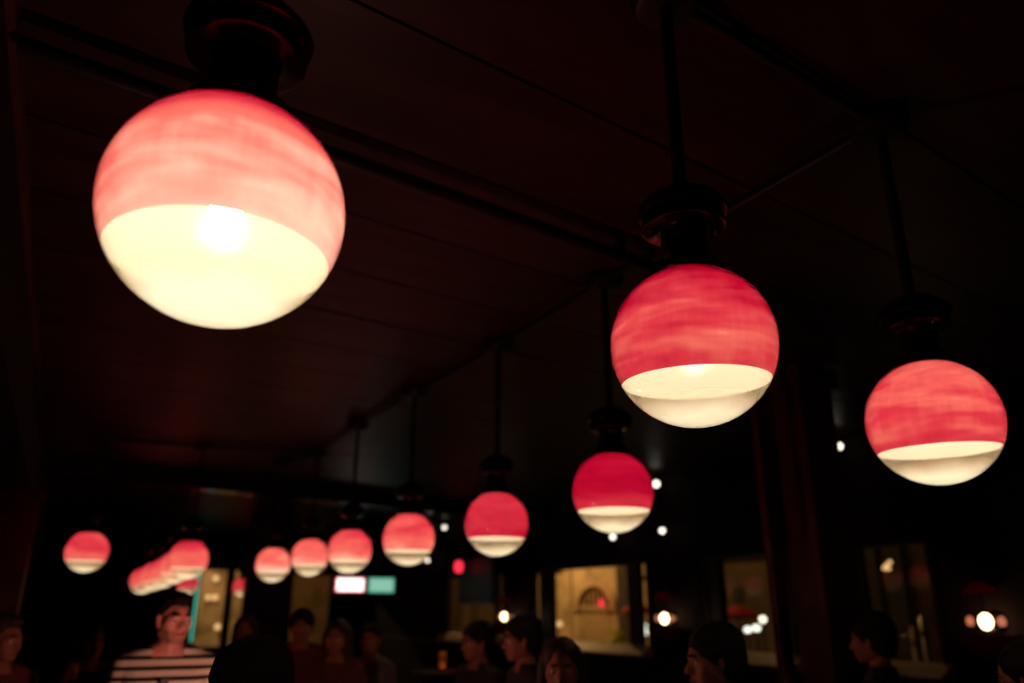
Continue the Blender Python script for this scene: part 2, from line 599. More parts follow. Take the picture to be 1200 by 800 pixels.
# end wall with its two tall windows
EO = [(2.86, 3.98, .75, 2.50), (5.02, 6.02, .75, 2.42)]
e = MB().box((LX, Y1, 0), (RX, Y1 + .1, .75)).box((LX, Y1, 2.50), (RX, Y1 + .1, CZ + .035))
e.box((LX, Y1, .75), (2.86, Y1 + .1, 2.5)).box((3.98, Y1, .75), (5.02, Y1 + .1, 2.5)).box((6.02, Y1, .75), (RX, Y1 + .1, 2.5))
e.box((5.02, Y1, 2.42), (6.02, Y1 + .1, 2.5))
struct(e.build('wall_end', M['wall']), 'dark far wall at the end of the lamp rows', 'wall')
for n, (a, b, z0, z1) in zip((5, 6), EO):
    root = thing('window_%d' % n, ['tall far window glowing beside a green tube', 'dim olive far window left of the lit signs'][n - 5], 'window', (a, Y1, z0))
    tag(root, kind='structure')
    W, H = b - a, z1 - z0
    MB().box((0, -.02, H - .05), (W, .1, H)).box((0, -.02, 0), (.04, .1, H)).box((W - .04, -.02, 0), (W, .1, H)).build('frame', M['sash'], root)
    MB().box((-.04, -.12, -.04), (W + .04, .1, .01)).build('sill', M['sash'], root)
    ms = [(.62, .80)] if n == 5 else []
    for m0, m1 in ms:
        MB().box((m0, -.02, .01), (m1, .1, H - .05)).build('mullion', M['sash'], root)
    cuts = [.04] + [x for s in ms for x in s] + [W - .04]
    for q0, q1 in zip(cuts[::2], cuts[1::2]):
        MB().box((q0, .035, .01), (q1, .043, H - .05)).build('pane', M['pane'], root)
nt_ = thing('neon_tube', 'green neon tube upright at the left edge of the far window', 'neon tube', (2.84, Y1 - .05, .80))
MB().tube([(0, 0, .04), (0, 0, 1.66)], .026, 10).build('tube', M['e_neon'], nt_, True)
for z in (.02, 1.66):
    MB().lathe([(0, 0), (.032, 0), (.032, .05), (0, .05)], 10, (0, 0, z)).build('end_cap', M['plastic'], nt_)
MB().box((-.02, .02, .1), (.02, .05, 1.6)).build('backing', M['plastic'], nt_)

# posts
for n, (x0, x1, y0, y1, lab) in enumerate([(4.03, 4.14, 3.70, 3.75, 'slim oxblood post left of its thicker twin'),
                                           (4.455, 4.80, 3.66, 3.92, 'thick oxblood post between the middle and right lamps')]):
    c = struct(MB().box((x0, y0, 0), (x1, y1, CZ - .012)).build('trim_%d' % (4 + n), M['post']), lab, 'post')
    MB().box((x0 - .02, y0 - .02, 0), (x1 + .02, y1 + .02, .2)).build('plinth', M['post'], c)
    MB().box((x0 - .04, y0 - .04, CZ - .16), (x1 + .04, y1 + .04, CZ - .012)).build('capital', M['post'], c)
c = struct(MB().box((2.96, 15.0, 0), (3.72, 15.25, CZ - .012)).build('trim_6', M['leftwall']), 'added black pier under the smallest row globe, half hiding the tiny far one', 'pier')  # added pier, cuts the far globe behind it to a crescent
MB().box((2.93, 14.97, 0), (3.75, 15.28, .2)).build('plinth', M['leftwall'], c)

# ---------------------------------------------------------------- street outside
struct(MB().box((WT, -4, -.12), (13.2, 48, -.02)).box((LX - 4, Y1 + .1, -.12), (WT, 28, -.02)).build('street_pavement', M['road']), 'dark street pavement outside the windows', 'street')
FX = 12.5
AY, AR, AZ = 17.70, .80, 1.50                               # arch: centre, half width, spring height
fac = MB()
fac.box((FX, 2, -.02), (FX + .5, AY - AR, 7)).box((FX, AY + AR, -.02), (FX + .5, 46, 7))
K = 16
arc = [(AY - AR * math.cos(math.pi * k / K), AZ + .66 * math.sin(math.pi * k / K)) for k in range(K + 1)]
for (ya, za), (yb, zb) in zip(arc, arc[1:]):
    fac.add([(FX, ya, za), (FX, yb, zb), (FX, yb, 7), (FX, ya, 7), (FX + .5, ya, za), (FX + .5, yb, zb), (FX + .5, yb, 7), (FX + .5, ya, 7)],
            [(0, 1, 2, 3), (4, 7, 6, 5), (0, 4, 5, 1), (3, 2, 6, 7)])
facade = struct(fac.build('facade_wall', M['stone']), 'lamplit stone facade across the street with an arch', 'facade')
for i, ((ya, za), (yb, zb)) in enumerate(zip(arc[::2], arc[2::2])):
    def outw(y, z, k):
        return (AY + (y - AY) * k, AZ + (z - AZ) * k)
    v = []
    for xx in (FX - .05, FX + .02):
        for (yy, zz) in ((ya, za), (yb, zb), outw(yb, zb, 1.25), outw(ya, za, 1.25)):
            v.append((xx, yy, zz))
    MB().add(v, [(0, 1, 2, 3), (4, 7, 6, 5), (0, 4, 5, 1), (1, 5, 6, 2), (2, 6, 7, 3), (3, 7, 4, 0)]).build('arch_stone', M['stone'], facade)
for (y0, y1, z0, z1, d, mname, nm) in [(16.12, 16.56, -.02, 6.9, .12, 'stonedark', 'pilaster'), (12.30, 12.55, 1.70, 2.0, .02, 'stonedark', 'dark_window'),
                                       (12.75, 13.0, 1.70, 2.0, .02, 'stonedark', 'dark_window'), (8.98, 9.22, -.02, 6.9, .1, 'stonedark', 'pilaster'),  # small dark slabs stand for dark windows in the facade
                                       (8.50, 8.84, -.02, 6.9, .1, 'stonedark', 'pilaster'), (9.0, 9.5, -.02, 1.25, .06, 'stonedark', 'door_leaf'),
                                       (18.75, 18.95, -.02, 6.9, .06, 'stone', 'pilaster'), (14.7, 16.0, 2.35, 2.5, .12, 'stone', 'string_course'),
                                       (19.2, 23, 2.62, 2.78, .12, 'stone', 'string_course'), (11.0, 13.8, 2.62, 2.78, .12, 'stone', 'string_course')]:
    MB().box((FX - d - (.08 if y1 < 14.6 else 0), y0, z0), (FX - (.08 if y1 < 14.6 else 0), y1, z1)).build(nm, M[mname], facade)
MB().box((FX + .30, AY - 1.0, -.02), (FX + .5, AY + 1.0, 2.4)).build('recess_panel', M['stonedark'], facade)
struct(MB().box((FX - .08, 2, -.02), (FX, 14.6, 7)).build('facade_wall', M['brown']), 'brown facade right of the stone arch, toned darker for dimmer street light', 'facade')
struct(MB().box((FX - .08, 21.6, -.02), (FX, 46, 7)).build('facade_wall', M['brown']), 'brown facade far left along the street, toned darker for dimmer light', 'facade')
struct(MB().box((5.6, 26.92, -.02), (12.4, 27, 7)).build('facade_wall', M['brown']), 'brown facade beyond the dim olive window, toned darker for dimmer light', 'facade')
gate = thing('gate', 'tan barred gate filling the stone arch outside', 'gate', (FX + .06, AY, 0))
for k in range(7):
    y = -.63 + k * .21
    h = AZ + .66 * math.sqrt(max(0, 1 - (y / AR) ** 2)) - .03
    MB().box((-.03, y - .04, 0), (.03, y + .04, h)).build('bar', M['gate'], gate)
for z in (.1, 1.33, 1.55):
    MB().box((-.045, -.78, z), (.045, .78, z + (.10 if z > 1 else .06))).build('rail', M['gate'], gate)
MB().box((-.045, -.78, .16), (-.03, .78, 1.33)).build('kick_plate', M['gate'], gate)
rl = thing('red_lantern', 'small red lantern glowing inside the stone arch', 'lantern', (FX - .14, 17.22, 1.62))
MB().lathe([(0, 0), (.05, .03), (.065, .10), (.05, .17), (0, .20)], 12).build('shade', M['e_red'], rl, True)
MB().box((-.006, -.006, .19), (.006, .006, .45)).build('hanger', M['iron'], rl)
d_ = bpy.data.lights.new('red_lantern_light', 'POINT'); d_.energy = 3.0; d_.color = (1, .08, .06); d_.shadow_soft_size = .1
o_ = bpy.data.objects.new('red_lantern_light', d_); o_.parent = rl; o_.location = (-.35, 0, .1); C.objects.link(o_)


def parasol(x, y, ztop, r, label):
    t = thing('parasol', label, 'parasol', (x, y, -.02), 0, 'red parasols on the street')
    MB().tube([(0, 0, .05), (0, 0, ztop - .02)], .02, 8).build('pole', M['iron'], t, True)
    MB().lathe([(0, 0), (.22, 0), (.22, .05), (.03, .08), (0, .08)], 16).build('base', M['iron'], t)
    MB().lathe([(r, ztop - .22), (r, ztop - .16), (r * .5, ztop - .05), (0, ztop)], 8).build('canopy', M['redcloth'], t)


parasol(10.9, 13.90, 1.72, .34, 'small red parasol outside the window with the stone arch')
parasol(10.9, 10.95, 1.66, .36, 'small red parasol outside the window behind the posts')
shrub = MB()
rs = random.Random(2)
for k in range(46):
    a = rs.uniform(0, 6.28); rr = rs.uniform(0, .24); z = rs.uniform(.4, 1.1)
    px, py = rr * math.cos(a) * (1.2 - z * .6), rr * math.sin(a) * (1.2 - z * .6) - (z - .7) * -.25
    L_ = Matrix.Translation((px, py, z)) @ Matrix.Rotation(a, 4, 'Z') @ Matrix.Rotation(rs.uniform(-.9, .9), 4, 'X')
    shrub.add([L_ @ Vector(q) for q in ((-.05, 0, -.09), (.05, 0, -.09), (.06, .02, .05), (0, 0, .14), (-.06, .02, .05))], [(0, 1, 2, 3, 4)])
sh = thing('potted_shrub', 'yellow-green potted shrub lit at the foot of the stone arch', 'shrub', (11.9, 15.85, -.02))
tag(shrub.build('foliage', M['hedge'], sh), kind='stuff')
MB().lathe([(0, 0), (.16, 0), (.2, .42), (.17, .42), (.15, .36), (0, .36)], 16).build('pot', M['stone'], sh, True)


def lantern_post(x, y, z, r, mat, label, group=None, stretch=1.0):
    t = thing('street_lantern', label, 'street lantern', (x, y, -.02), 0, group)
    MB().tube([(0, 0, 0), (0, 0, z - r * stretch + .02)], .018, 8).build('post', M['iron'], t, True)
    MB().ball((0, 0, z), (r, r, r * stretch)).build('globe', M[mat], t, True)
    MB().lathe([(0, 0), (.12, 0), (.12, .04), (.02, .07), (0, .07)], 12).build('base', M['iron'], t)


lantern_post(11.6, 14.52, 1.16, .055, 'e_cool', 'tall white street lantern at the right edge of the arch window', None, 2.4)
lantern_post(11.6, 18.05, 1.22, .07, 'e_amber', 'amber street lantern low at the left of the arch window')
lantern_post(11.4, 10.83, 1.42, .06, 'e_white', 'brightest round street lantern just left of the slim post')
lantern_post(11.0, 10.62, 1.28, .07, 'e_cool', 'pale oblong street lantern left of the brightest one', None, .8)
lantern_post(11.8, 11.62, 1.22, .07, 'e_cool', 'lower pale street lantern, second left of the brightest', None, .8)
t = thing('string_light', 'cluster of four small warm bulbs on a wire outside the narrow window', 'string light', (11.4, 8.1, 2.2))
MB().tube([(1.09, -.3, .5), (0, -.08, .12), (0, .02, .12), (0, .10, .14), (1.09, .4, .5)], .005, 5).build('cable', M['plastic'], t)
for y, z in [(.02, .04), (.07, .0), (-.04, .08), (.0, -.01)]:
    b_ = MB().ball((0, y, z), .032).build('bulb', M['e_amber'], t, True)
    MB().tube([(0, y, z + .025), (0, y, .125)], .012, 8).build('socket', M['plastic'], b_)
pp = thing('bollard', 'pinkish bollard outside the narrow window', 'bollard', (11.6, 7.98, -.02))
MB().lathe([(0, 0), (.05, 0), (.05, 1.28), (.03, 1.34), (0, 1.35)], 12).build('shaft', M['sill'], pp, True)
MB().lathe([(.052, 1.05), (.052, 1.15)], 12).build('band', M['steel'], pp)
pq = thing('bollard', 'white bollard right of the pinkish one outside', 'bollard', (11.6, 7.80, -.02))
MB().lathe([(0, 0), (.05, 0), (.05, 1.45), (.03, 1.5), (0, 1.51)], 12).build('shaft', M['steel'], pq, True)
MB().lathe([(.052, 1.2), (.052, 1.3)], 12).build('band', M['iron'], pq)

struct(MB().box((-2, 27, -.02), (12.5, 27.4, 7)).build('facade_wall', M['stone']), 'dim stone facade beyond the far end windows', 'facade')
for (x, z, r, lab) in [(4.33, 2.48, .085, 'topmost warm wall lantern seen through the tall far window'), (4.17, 1.91, .08, 'warm wall lantern, left of two level with each other'),
                       (4.37, 1.91, .085, 'warm wall lantern, right of two level with each other'), (4.55, 1.04, .085, 'lowest warm wall lantern seen through the tall far window'),
                       (6.33, 2.13, .06, 'dim wall lantern left of the dim olive window')]:
    t = thing('wall_lantern', lab, 'wall lantern', (x, 27 if x < 5.6 else 26.92, z), 0, 'wall lanterns on the far facade')
    MB().ball((0, -.16, 0), r).build('globe', M['e_amber'], t, True)
    MB().tube([(0, 0, .0), (0, -.10, 0)], .02, 8).build('bracket', M['iron'], t)

# ---------------------------------------------------------------- pendant lamps
R = .20


def sphere_prof(z0, z1, n):
    a0, a1 = math.asin(max(-1, z0 / R)), math.asin(min(1, z1 / R))
    return [(R * math.cos(a0 + (a1 - a0) * i / n), R * math.sin(a0 + (a1 - a0) * i / n)) for i in range(n + 1)]


def keep(mb):
    mb.keep = True
    return mb


prof = sphere_prof(-.47 * R, .94 * R, 34)
prof += [(.069, .196), (.073, .200)]
me_shade = keep(MB().lathe(prof, 64)).mesh('glass_shade', M['red'], True)
bp_ = sphere_prof(-R, -.47 * R, 14)
bp_[0] = (0, -R)
me_bowl = keep(MB().lathe(bp_, 64)).mesh('glass_bowl', M['bowl'], True)
me_bulb = MB().ball((0, 0, .034), (.035, .035, .042), 16, 10).mesh('bulb', M['bulb'], True)
me_stem = MB().lathe([(0, .05), (.018, .05), (.02, .06), (.02, .17), (.0, .175)], 14).mesh('lamp_socket', M['plastic'], True)
me_fit = MB().lathe([(.071, .178), (.092, .176), (.096, .184), (.094, .200), (.080, .214), (.062, .235), (.060, .30), (.066, .312), (.050, .312), (.05, .21), (.07, .195), (.071, .178)], 40).mesh('fitter', M['bronze'], True)
me_can = MB().lathe([(0, .309), (.098, .309), (.106, .314), (.108, .324), (.104, .334), (.104, .352), (.114, .356), (.116, .364), (.112, .374), (.095, .396), (.062, .418), (.03, .430), (0, .432)], 48).mesh('canopy', M['bronze'], True)
me_screw = MB().lathe([(0, -.006), (.004, -.005), (.006, -.001), (.006, .003), (0, .003)], 10).mesh('screw', M['steel'], True)
me_plate = MB().lathe([(0, -.075), (.06, -.075), (.085, -.066), (.100, -.04), (.105, 0), (0, 0)], 28).mesh('ceiling_plate', M['iron'], True)


def lamp(x, y, h, level, top, mid, low, streak, seed, label, group, tilt=(0, 0)):
    z = 1.6 + h
    root = thing('pendant_lamp', label, 'pendant lamp', (x, y, CZ - .006), 0, group)
    dz = z - (CZ - .006)
    link('ceiling_plate', me_plate, root)
    MB().tube([(0, 0, dz + .425), (0, 0, -.06)], .0185, 14).build('rod', M['iron'], root, True)
    can = link('canopy', me_can, root, (0, 0, dz))
    for a in (.6 + seed, .6 + seed + math.pi):
        link('screw', me_screw, can, (.088 * math.cos(a), .088 * math.sin(a), .309))
    tm = (math.radians(tilt[0]), math.radians(tilt[1]), 0)
    fit = link('fitter', me_fit, root, (0, 0, dz))
    sh_ = link('glass_shade', me_shade, root, (0, 0, dz))
    sh_['glass_seed'] = float(seed)
    sh_['tint_top'], sh_['tint_mid'], sh_['tint_low'], sh_['streak'] = float(top), float(mid), float(low), float(streak)
    bo = link('glass_bowl', me_bowl, root, (0, 0, dz))
    bu = link('bulb', me_bulb, root, (0, 0, dz))
    bu['level'] = float(level)
    link('lamp_socket', me_stem, bu)
    for o in (sh_, bo):
        o.rotation_euler = (tm[0], tm[1], seed * 1.7)
    return root


GR = 'red glass globe pendants'
ROWR, ROWL = GR, GR
lamp(0.147, 1.255, .638, .96, .08, .82, .98, .55, 1.3, 'nearest and largest globe pendant, pale pink glass, nearest the camera at upper left', ROWL, (1.5, 2.0))
lamp(1.253, 1.326, .603, .74, .26, .50, .56, 1.0, 2.1, 'second largest globe pendant, red with a tilted cream bowl, hung left of the posts', ROWL, (-1, 2.0))
lamp(2.345, 1.428, .560, .78, .66, .62, .55, .9, 3.7, 'coral red globe pendant right of the posts, banded glass', ROWR, (1, -1.5))
lamp(2.310, 3.087, .541, .75, .22, .22, .42, .35, 4.4, 'darkest crimson globe pendant with white bulbs close on its right side', ROWR)
lamp(2.325, 4.322, .499, .78, .42, .34, .38, .45, 5.9, 'crimson globe pendant next left of the darkest one, on a long rod', ROWR)
lamp(2.290, 5.680, .502, .78, .60, .56, .85, .60, 6.2, 'coral globe pendant third left of the posts, beside two tiny white bulbs', ROWR)
lamp(2.285, 7.090, .497, .78, .50, .60, .95, .50, 7.5, 'coral globe pendant hanging straight above the lit white sign', ROWR)
lamp(2.339, 8.643, .527, .78, .62, .68, .95, .40, 8.8, 'middle one of the three touching peach globe pendants', ROWR)
lamp(2.155, 9.528, .482, .78, .70, .74, 1.0, .40, 9.1, 'smallest and leftmost of the three touching peach globe pendants', ROWR)
lamp(0.197, 8.983, .531, .75, .50, .50, .72, .60, 10.6, 'lone far globe pendant near the dim left pilaster', ROWL)
lamp(1.140, 8.886, .479, .75, .30, .62, .80, .40, 11.2, 'far globe pendant above the striped-shirt man, in front of a glowing cluster', ROWL)
lamp(1.251, 10.92, .490, .74, .45, .62, .80, .4, 12.9, 'first globe pendant behind the one above the striped-shirt man', ROWL)
lamp(1.242, 11.98, .456, .74, .40, .60, .80, .4, 13.3, 'second globe pendant back in the glowing cluster left of the man', ROWL)
lamp(1.197, 12.82, .437, .74, .45, .62, .80, .4, 14.7, 'third globe pendant back in the glowing cluster left of the man', ROWL)
lamp(1.148, 13.77, .403, .74, .35, .55, .75, .4, 15.5, 'leftmost globe pendant of the glowing cluster', ROWL)
lamp(2.201, 16.81, .441, .56, .35, .45, .60, .4, 16.4, 'small far globe pendant just over the striped-shirt man\'s head', ROWR)
lamp(3.640, 19.00, .450, .56, .30, .45, .60, .4, 17.8, 'added tiny far globe for a lamp reflected in the window, half behind the pier', ROWR)  # added globe in place of a lamp's reflection in the far window

# pipes on the ceiling


def pipe(a, b, r, label, saddles=3):
    o = MB().tube([a, b], r, 12).build('conduit_pipe', M['iron'], None, True)
    tag(o, label, 'pipe')
    A, B = Vector(a), Vector(b)
    for k in range(saddles):
        p_ = A.lerp(B, (k + .5) / saddles)
        MB().box((p_.x - .02, p_.y - .02, p_.z), (p_.x + .02, p_.y + .02, CZ - .011)).build('saddle_clip', M['iron'], o)


zc = CZ - .030


def run(stops, words):
    """Conduit from plate to plate along a row of lamps."""
    for (a, b), wd in zip(zip(stops, stops[1:]), words):
        A, B = Vector((*a, zc)), Vector((*b, zc))
        d = (B - A).normalized() * .107
        pipe(A + d, B - d, .018, 'black conduit on the ceiling ' + wd, 2)


run([(2.345, 1.428), (2.310, 3.087), (2.325, 4.322), (2.290, 5.680), (2.285, 7.090), (2.339, 8.643), (2.155, 9.528)],
    ['from the coral lamp right of the posts leftwards', 'from the darkest lamp to the next one left', 'over the fourth gap from the posts',
     'behind the lamp beside two tiny bulbs', 'from the lamp over the white sign backwards', 'between the two smallest peach lamps'])
run([(1.253, 1.326), (2.345, 1.428)], ['joining the two lamps nearest the posts'])
run([(.147, 1.255), (1.253, 1.326)], ['joining the largest lamp to its right neighbour'])
run([(.197, 8.983), (1.140, 8.886), (2.339, 8.643)], ['from the lone far lamp to the one above the man', 'from the lamp above the man to the peach lamps'])
pipe((-.37, 2.39, CZ - .088), (2.95, 2.79, CZ - .088), .030, 'thick black pipe crossing the ceiling behind the largest lamp', 2)

# ---------------------------------------------------------------- signs, television, wall lights


def sign(x0, x1, y, z0, z1, face, rim, label):
    t = thing('lit_sign', label, 'sign', (x0, y, z0))
    W, H = x1 - x0, z1 - z0
    MB().box((0, 0, 0), (W, .07, H)).build('housing', M['plastic'], t)
    MB().box((.02, -.012, .015), (W - .02, 0, H - .015)).build('rim', M[rim], t)
    MB().box((.045, -.018, .035), (W - .045, -.012, H - .035)).build('face', M[face], t)
    for x in (W * .25, W * .75):
        MB().tube([(x, .035, H), (x, .035, CZ - .006 - z0)], .008, 6).build('hanger_rod', M['iron'], t)


sign(4.42, 5.02, 14.5, 1.86, 2.15, 'e_sign', 'e_signrim', 'overexposed white lit sign with a red rim under the far globes')
sign(5.06, 5.60, 14.5, 1.86, 2.15, 'e_green', 'e_neon', 'pale green lit sign right of the white one')

tv = thing('television', 'black television hanging in front of the far street window', 'television', (6.30, 12.45, 1.65), math.radians(-4))
MB().box((-.03, -.72, 0), (.03, .72, .76)).build('casing', M['plastic'], tv)
MB().box((-.036, -.68, .04), (-.03, .68, .72)).build('screen', M['tv'], tv)
MB().tube([(0, 0, .70), (0, 0, CZ - 1.65 - .006)], .025, 8).build('ceiling_arm', M['plastic'], tv)
rl2 = thing('red_lantern', 'small red lantern hanging above the television', 'lantern', (6.1, 12.74, 2.18))
MB().lathe([(0, 0), (.06, .02), (.08, .10), (.06, .19), (0, .21)], 12).build('shade', M['e_red'], rl2, True)
MB().tube([(0, 0, .2), (0, 0, CZ - 2.18 - .006)], .006, 6).build('hanger', M['iron'], rl2)


def sconce(y, z, label):
    t = thing('wall_sconce', label, 'wall sconce', (RX - .018, y, z), 0, 'triple sconces on the window piers')
    MB().lathe([(0, 0), (.07, 0), (.085, .015), (.06, .03), (0, .035)], 20, (0, 0, 0), Matrix.Rotation(-math.pi / 2, 4, 'Y')).build('wall_plate', M['bronze'], t, True)
    MB().tube([(-.02, 0, 0), (-.10, 0, -.06), (-.16, 0, -.07)], .010, 8).tube([(-.16, -.13, -.055), (-.16, 0, -.07), (-.16, .13, -.055)], .008, 8).build('arm', M['bronze'], t, True)
    MB().ball((-.16, 0, .0), (.050, .050, .062)).build('bulb', M['e_warm'], t, True)
    for s in (-1, 1):
        MB().ball((-.16, s * .13, 0), (.030, .030, .042)).build('side_bulb', M['e_dim'], t, True)
        MB().lathe([(0, -.06), (.016, -.06), (.022, -.04), (.016, -.03), (0, -.03)], 10, (-.16, s * .13, 0)).build('candle_cup', M['bronze'], t)
    MB().lathe([(.02, -.28), (.10, -.26), (.19, -.19), (.235, -.10), (.23, -.10), (.18, -.18), (.09, -.25), (.02, -.27)], 24, (-.16, 0, 0)).build('glass_bowl', M['bowlred'], t, True)
    MB().lathe([(.14, .22), (.12, .24), (.05, .30), (.02, .31)], 20, (-.16, 0, 0)).build('top_shade', M['bowlred'], t, True)
    MB().tube([(-.16, 0, .05), (-.16, 0, .31)], .006, 6).build('stem', M['bronze'], t)


sconce(7.90, 1.475, 'triple wall sconce just right of the window with the arch')
sconce(12.02, 1.46, 'small far triple wall sconce beside the television')
sconce(3.90, 1.495, 'triple wall sconce at the right edge of the view')


def bulbs(z, ys, label, stub):
    t = thing('string_light', label, 'string light', (6.6, 0, 0))
    pts = []
    yy = 4.6
    while yy < 15.9:
        pts.append((.0, yy, z + .09 + .012 * math.sin(yy * 1.3)))
        yy += .25
    MB().tube(pts, .009, 6).build('cable', M['bronze'], t)
    for y in (5.2, 9.6, 12.4, 15.4):
        MB().tube([(0, y, z + .09), (.2, y, z + .13)], .008, 6).build('wall_hook', M['bronze'], t)
    for y, s in ys:
        b_ = MB().ball((0, y, z), .034 * s).build('bulb', M['e_white'], t, True)
        MB().tube([(0, y, z + .028 * s), (0, y, z + .09)], .016, 8).build('socket', M['plastic'], b_)


bulbs(3.13, [(7.872, 1.25), (14.49, 1.1), (5.03, 1.0)], 'upper string of white bulbs near the top of the window wall', .2)
bulbs(2.53, [(7.811, 1.0), (8.864, 1.05), (15.283, 1.0)], 'lower string of white bulbs along the window wall', .2)

# ---------------------------------------------------------------- high tables: red votive lights added to brighten faces, and an amber glass


def bar_table(x, y, zt, label):
    t = thing('bar_table', label, 'table', (x, y, 0), 0, 'round high tables among the crowd')
    MB().lathe([(0, zt - .03), (.29, zt - .03), (.30, zt - .02), (.30, zt), (0, zt)], 32).build('tabletop', M['wood'], t, True)
    MB().tube([(0, 0, .03), (0, 0, zt - .03)], .03, 12).build('pedestal', M['iron'], t, True)
    MB().lathe([(0, 0), (.22, 0), (.22, .015), (.05, .04), (0, .04)], 24).build('base', M['iron'], t, True)


def votive(x, y, zt, power, label, tall=.09, mat='votive', col=(1, .30, .16)):
    t = thing('votive_candle', label, 'candle', (x, y, zt), 0, 'candle glasses on the high tables')
    MB().lathe([(0, .004), (.03, .004), (.037, tall), (.034, tall), (.028, .010), (0, .010)], 16).build('glass', M[mat], t, True)
    MB().lathe([(0, .010), (.024, .010), (.024, .03), (0, .032)], 12).build('wax', M['sill'], t)
    MB().lathe([(0, .034), (.007, .042), (.005, .055), (0, .07)], 8).build('flame', M['e_flame'], t, True)
    d = bpy.data.lights.new('candle_light', 'POINT')
    d.energy = power
    d.color = col
    d.shadow_soft_size = .02
    o = bpy.data.objects.new('candle_light', d)
    o.location = (0, 0, tall + .05)
    o.parent = t
    C.objects.link(o)


for (x, y, zt, pw, lab) in [(.76, 3.42, 1.05, 12.0, 'in front of the striped-shirt man'), (1.62, 4.35, 1.02, .10, 'between the dark-haired drinkers in the middle'),
                            (1.55, 1.85, 1.00, .05, 'beside the nearest dark-haired drinkers on the right'), (1.00, 5.75, 1.02, .7, 'behind the bushy-haired person')]:
    bar_table(x, y, zt, 'round high table ' + lab)
    votive(x - .05, y - .02, zt, pw, 'added red votive candle on the high table ' + lab, col=(1, .42, .30) if pw > 1 else (1, .16, .09))  # unseen candles, added below view to light the man and nearby faces
bar_table(3.33, 7.27, 1.03, 'round high table at the far middle with an amber candle glass')
votive(3.33, 7.27, 1.03, .04, 'amber candle glass on the far middle high table', .17, 'drink', (1, .6, .25))

# ---------------------------------------------------------------- people


def ico(c, r, sub=2):
    bm = bmesh.new()
    bmesh.ops.create_icosphere(bm, subdivisions=sub, radius=1)
    rr = r if isinstance(r, tuple) else (r, r, r)
    vs = [Vector((v.co.x * rr[0] + c[0], v.co.y * rr[1] + c[1], v.co.z * rr[2] + c[2])) for v in bm.verts]
    bm.free()
    return vs


def hull(bm, balls, xf=None):
    pts = [p for (c, r) in balls for p in ico(c, r)]
    if xf:
        pts = [xf @ p for p in pts]
    tmp = bmesh.new()
    for p in pts:
        tmp.verts.new(p)
    res = bmesh.ops.convex_hull(tmp, input=tmp.verts)
    junk = [g for g in res['geom_interior'] + res['geom_unused'] if isinstance(g, bmesh.types.BMVert)]
    bmesh.ops.delete(tmp, geom=list(set(junk)), context='VERTS')
    me = bpy.data.meshes.new('t')
    tmp.to_mesh(me)
    tmp.free()
    bm.from_mesh(me)
    bpy.data.meshes.remove(me)


def chain(bm, pts):
    for a, b in zip(pts, pts[1:]):
        hull(bm, [a, b])


def remesh(bm, voxel, smooth, name):
    me = bpy.data.meshes.new(name)
    bm.to_mesh(me)
    bm.free()
    o = bpy.data.objects.new('tmp', me)
    C.objects.link(o)
    md = o.modifiers.new('r', 'REMESH')
    md.mode = 'VOXEL'
    md.voxel_size = voxel
    md.use_smooth_shade = True
    if smooth:
        s = o.modifiers.new('s', 'SMOOTH')
        s.factor = .5
        s.iterations = smooth
    dg = bpy.context.evaluated_depsgraph_get()
    ev = o.evaluated_get(dg)
    out = bpy.data.meshes.new_from_object(ev)
    out.name = name
    bpy.data.objects.remove(o)
    bpy.data.meshes.remove(me)
    return out


def hand(bm, wrist, d, palm_n, holding):
    """A hand from the wrist along d, palm facing palm_n: palm, four fingers with two bends, a thumb off the palm's side."""
    d = Vector(d).normalized()
    n = Vector(palm_n)
    n = (n - d * n.dot(d)).normalized()
    s = d.cross(n).normalized()
    w = Vector(wrist)

    def P(a, b, c):
        return tuple(w + d * a + s * b + n * c)
    hull(bm, [(P(0, -.016, 0), .017), (P(0, .016, 0), .017), (P(.085, -.034, 0), .012), (P(.085, .032, 0), .012)])
    curl = 1.15 if holding else .35
    for k, (b, L_) in enumerate([(-.033, .072), (-.011, .082), (.011, .076), (.031, .060)]):
        p = Vector(P(.085, b, 0))
        ang = 0
        prev = (tuple(p), .0095)
        for j, fr in enumerate((.45, .32, .25)):
            ang += curl * (.6 if j == 0 else .9)
            p = p + (d * math.cos(ang) + n * math.sin(ang)) * (L_ * fr)
            cur = (tuple(p), .0095 - .0008 * (j + 1))
            hull(bm, [prev, cur])
            prev = cur
    p0 = Vector(P(.022, -.026, .006))
    p1 = p0 + d * .035 - s * .028 + n * (.022 if holding else .008)
    p2 = p1 + d * .026 + s * (.006 if holding else -.006) + n * (.026 if holding else .010)
    hull(bm, [(tuple(p0), .014), (tuple(p1), .0105)])
    hull(bm, [(tuple(p1), .0105), (tuple(p2), .009)])


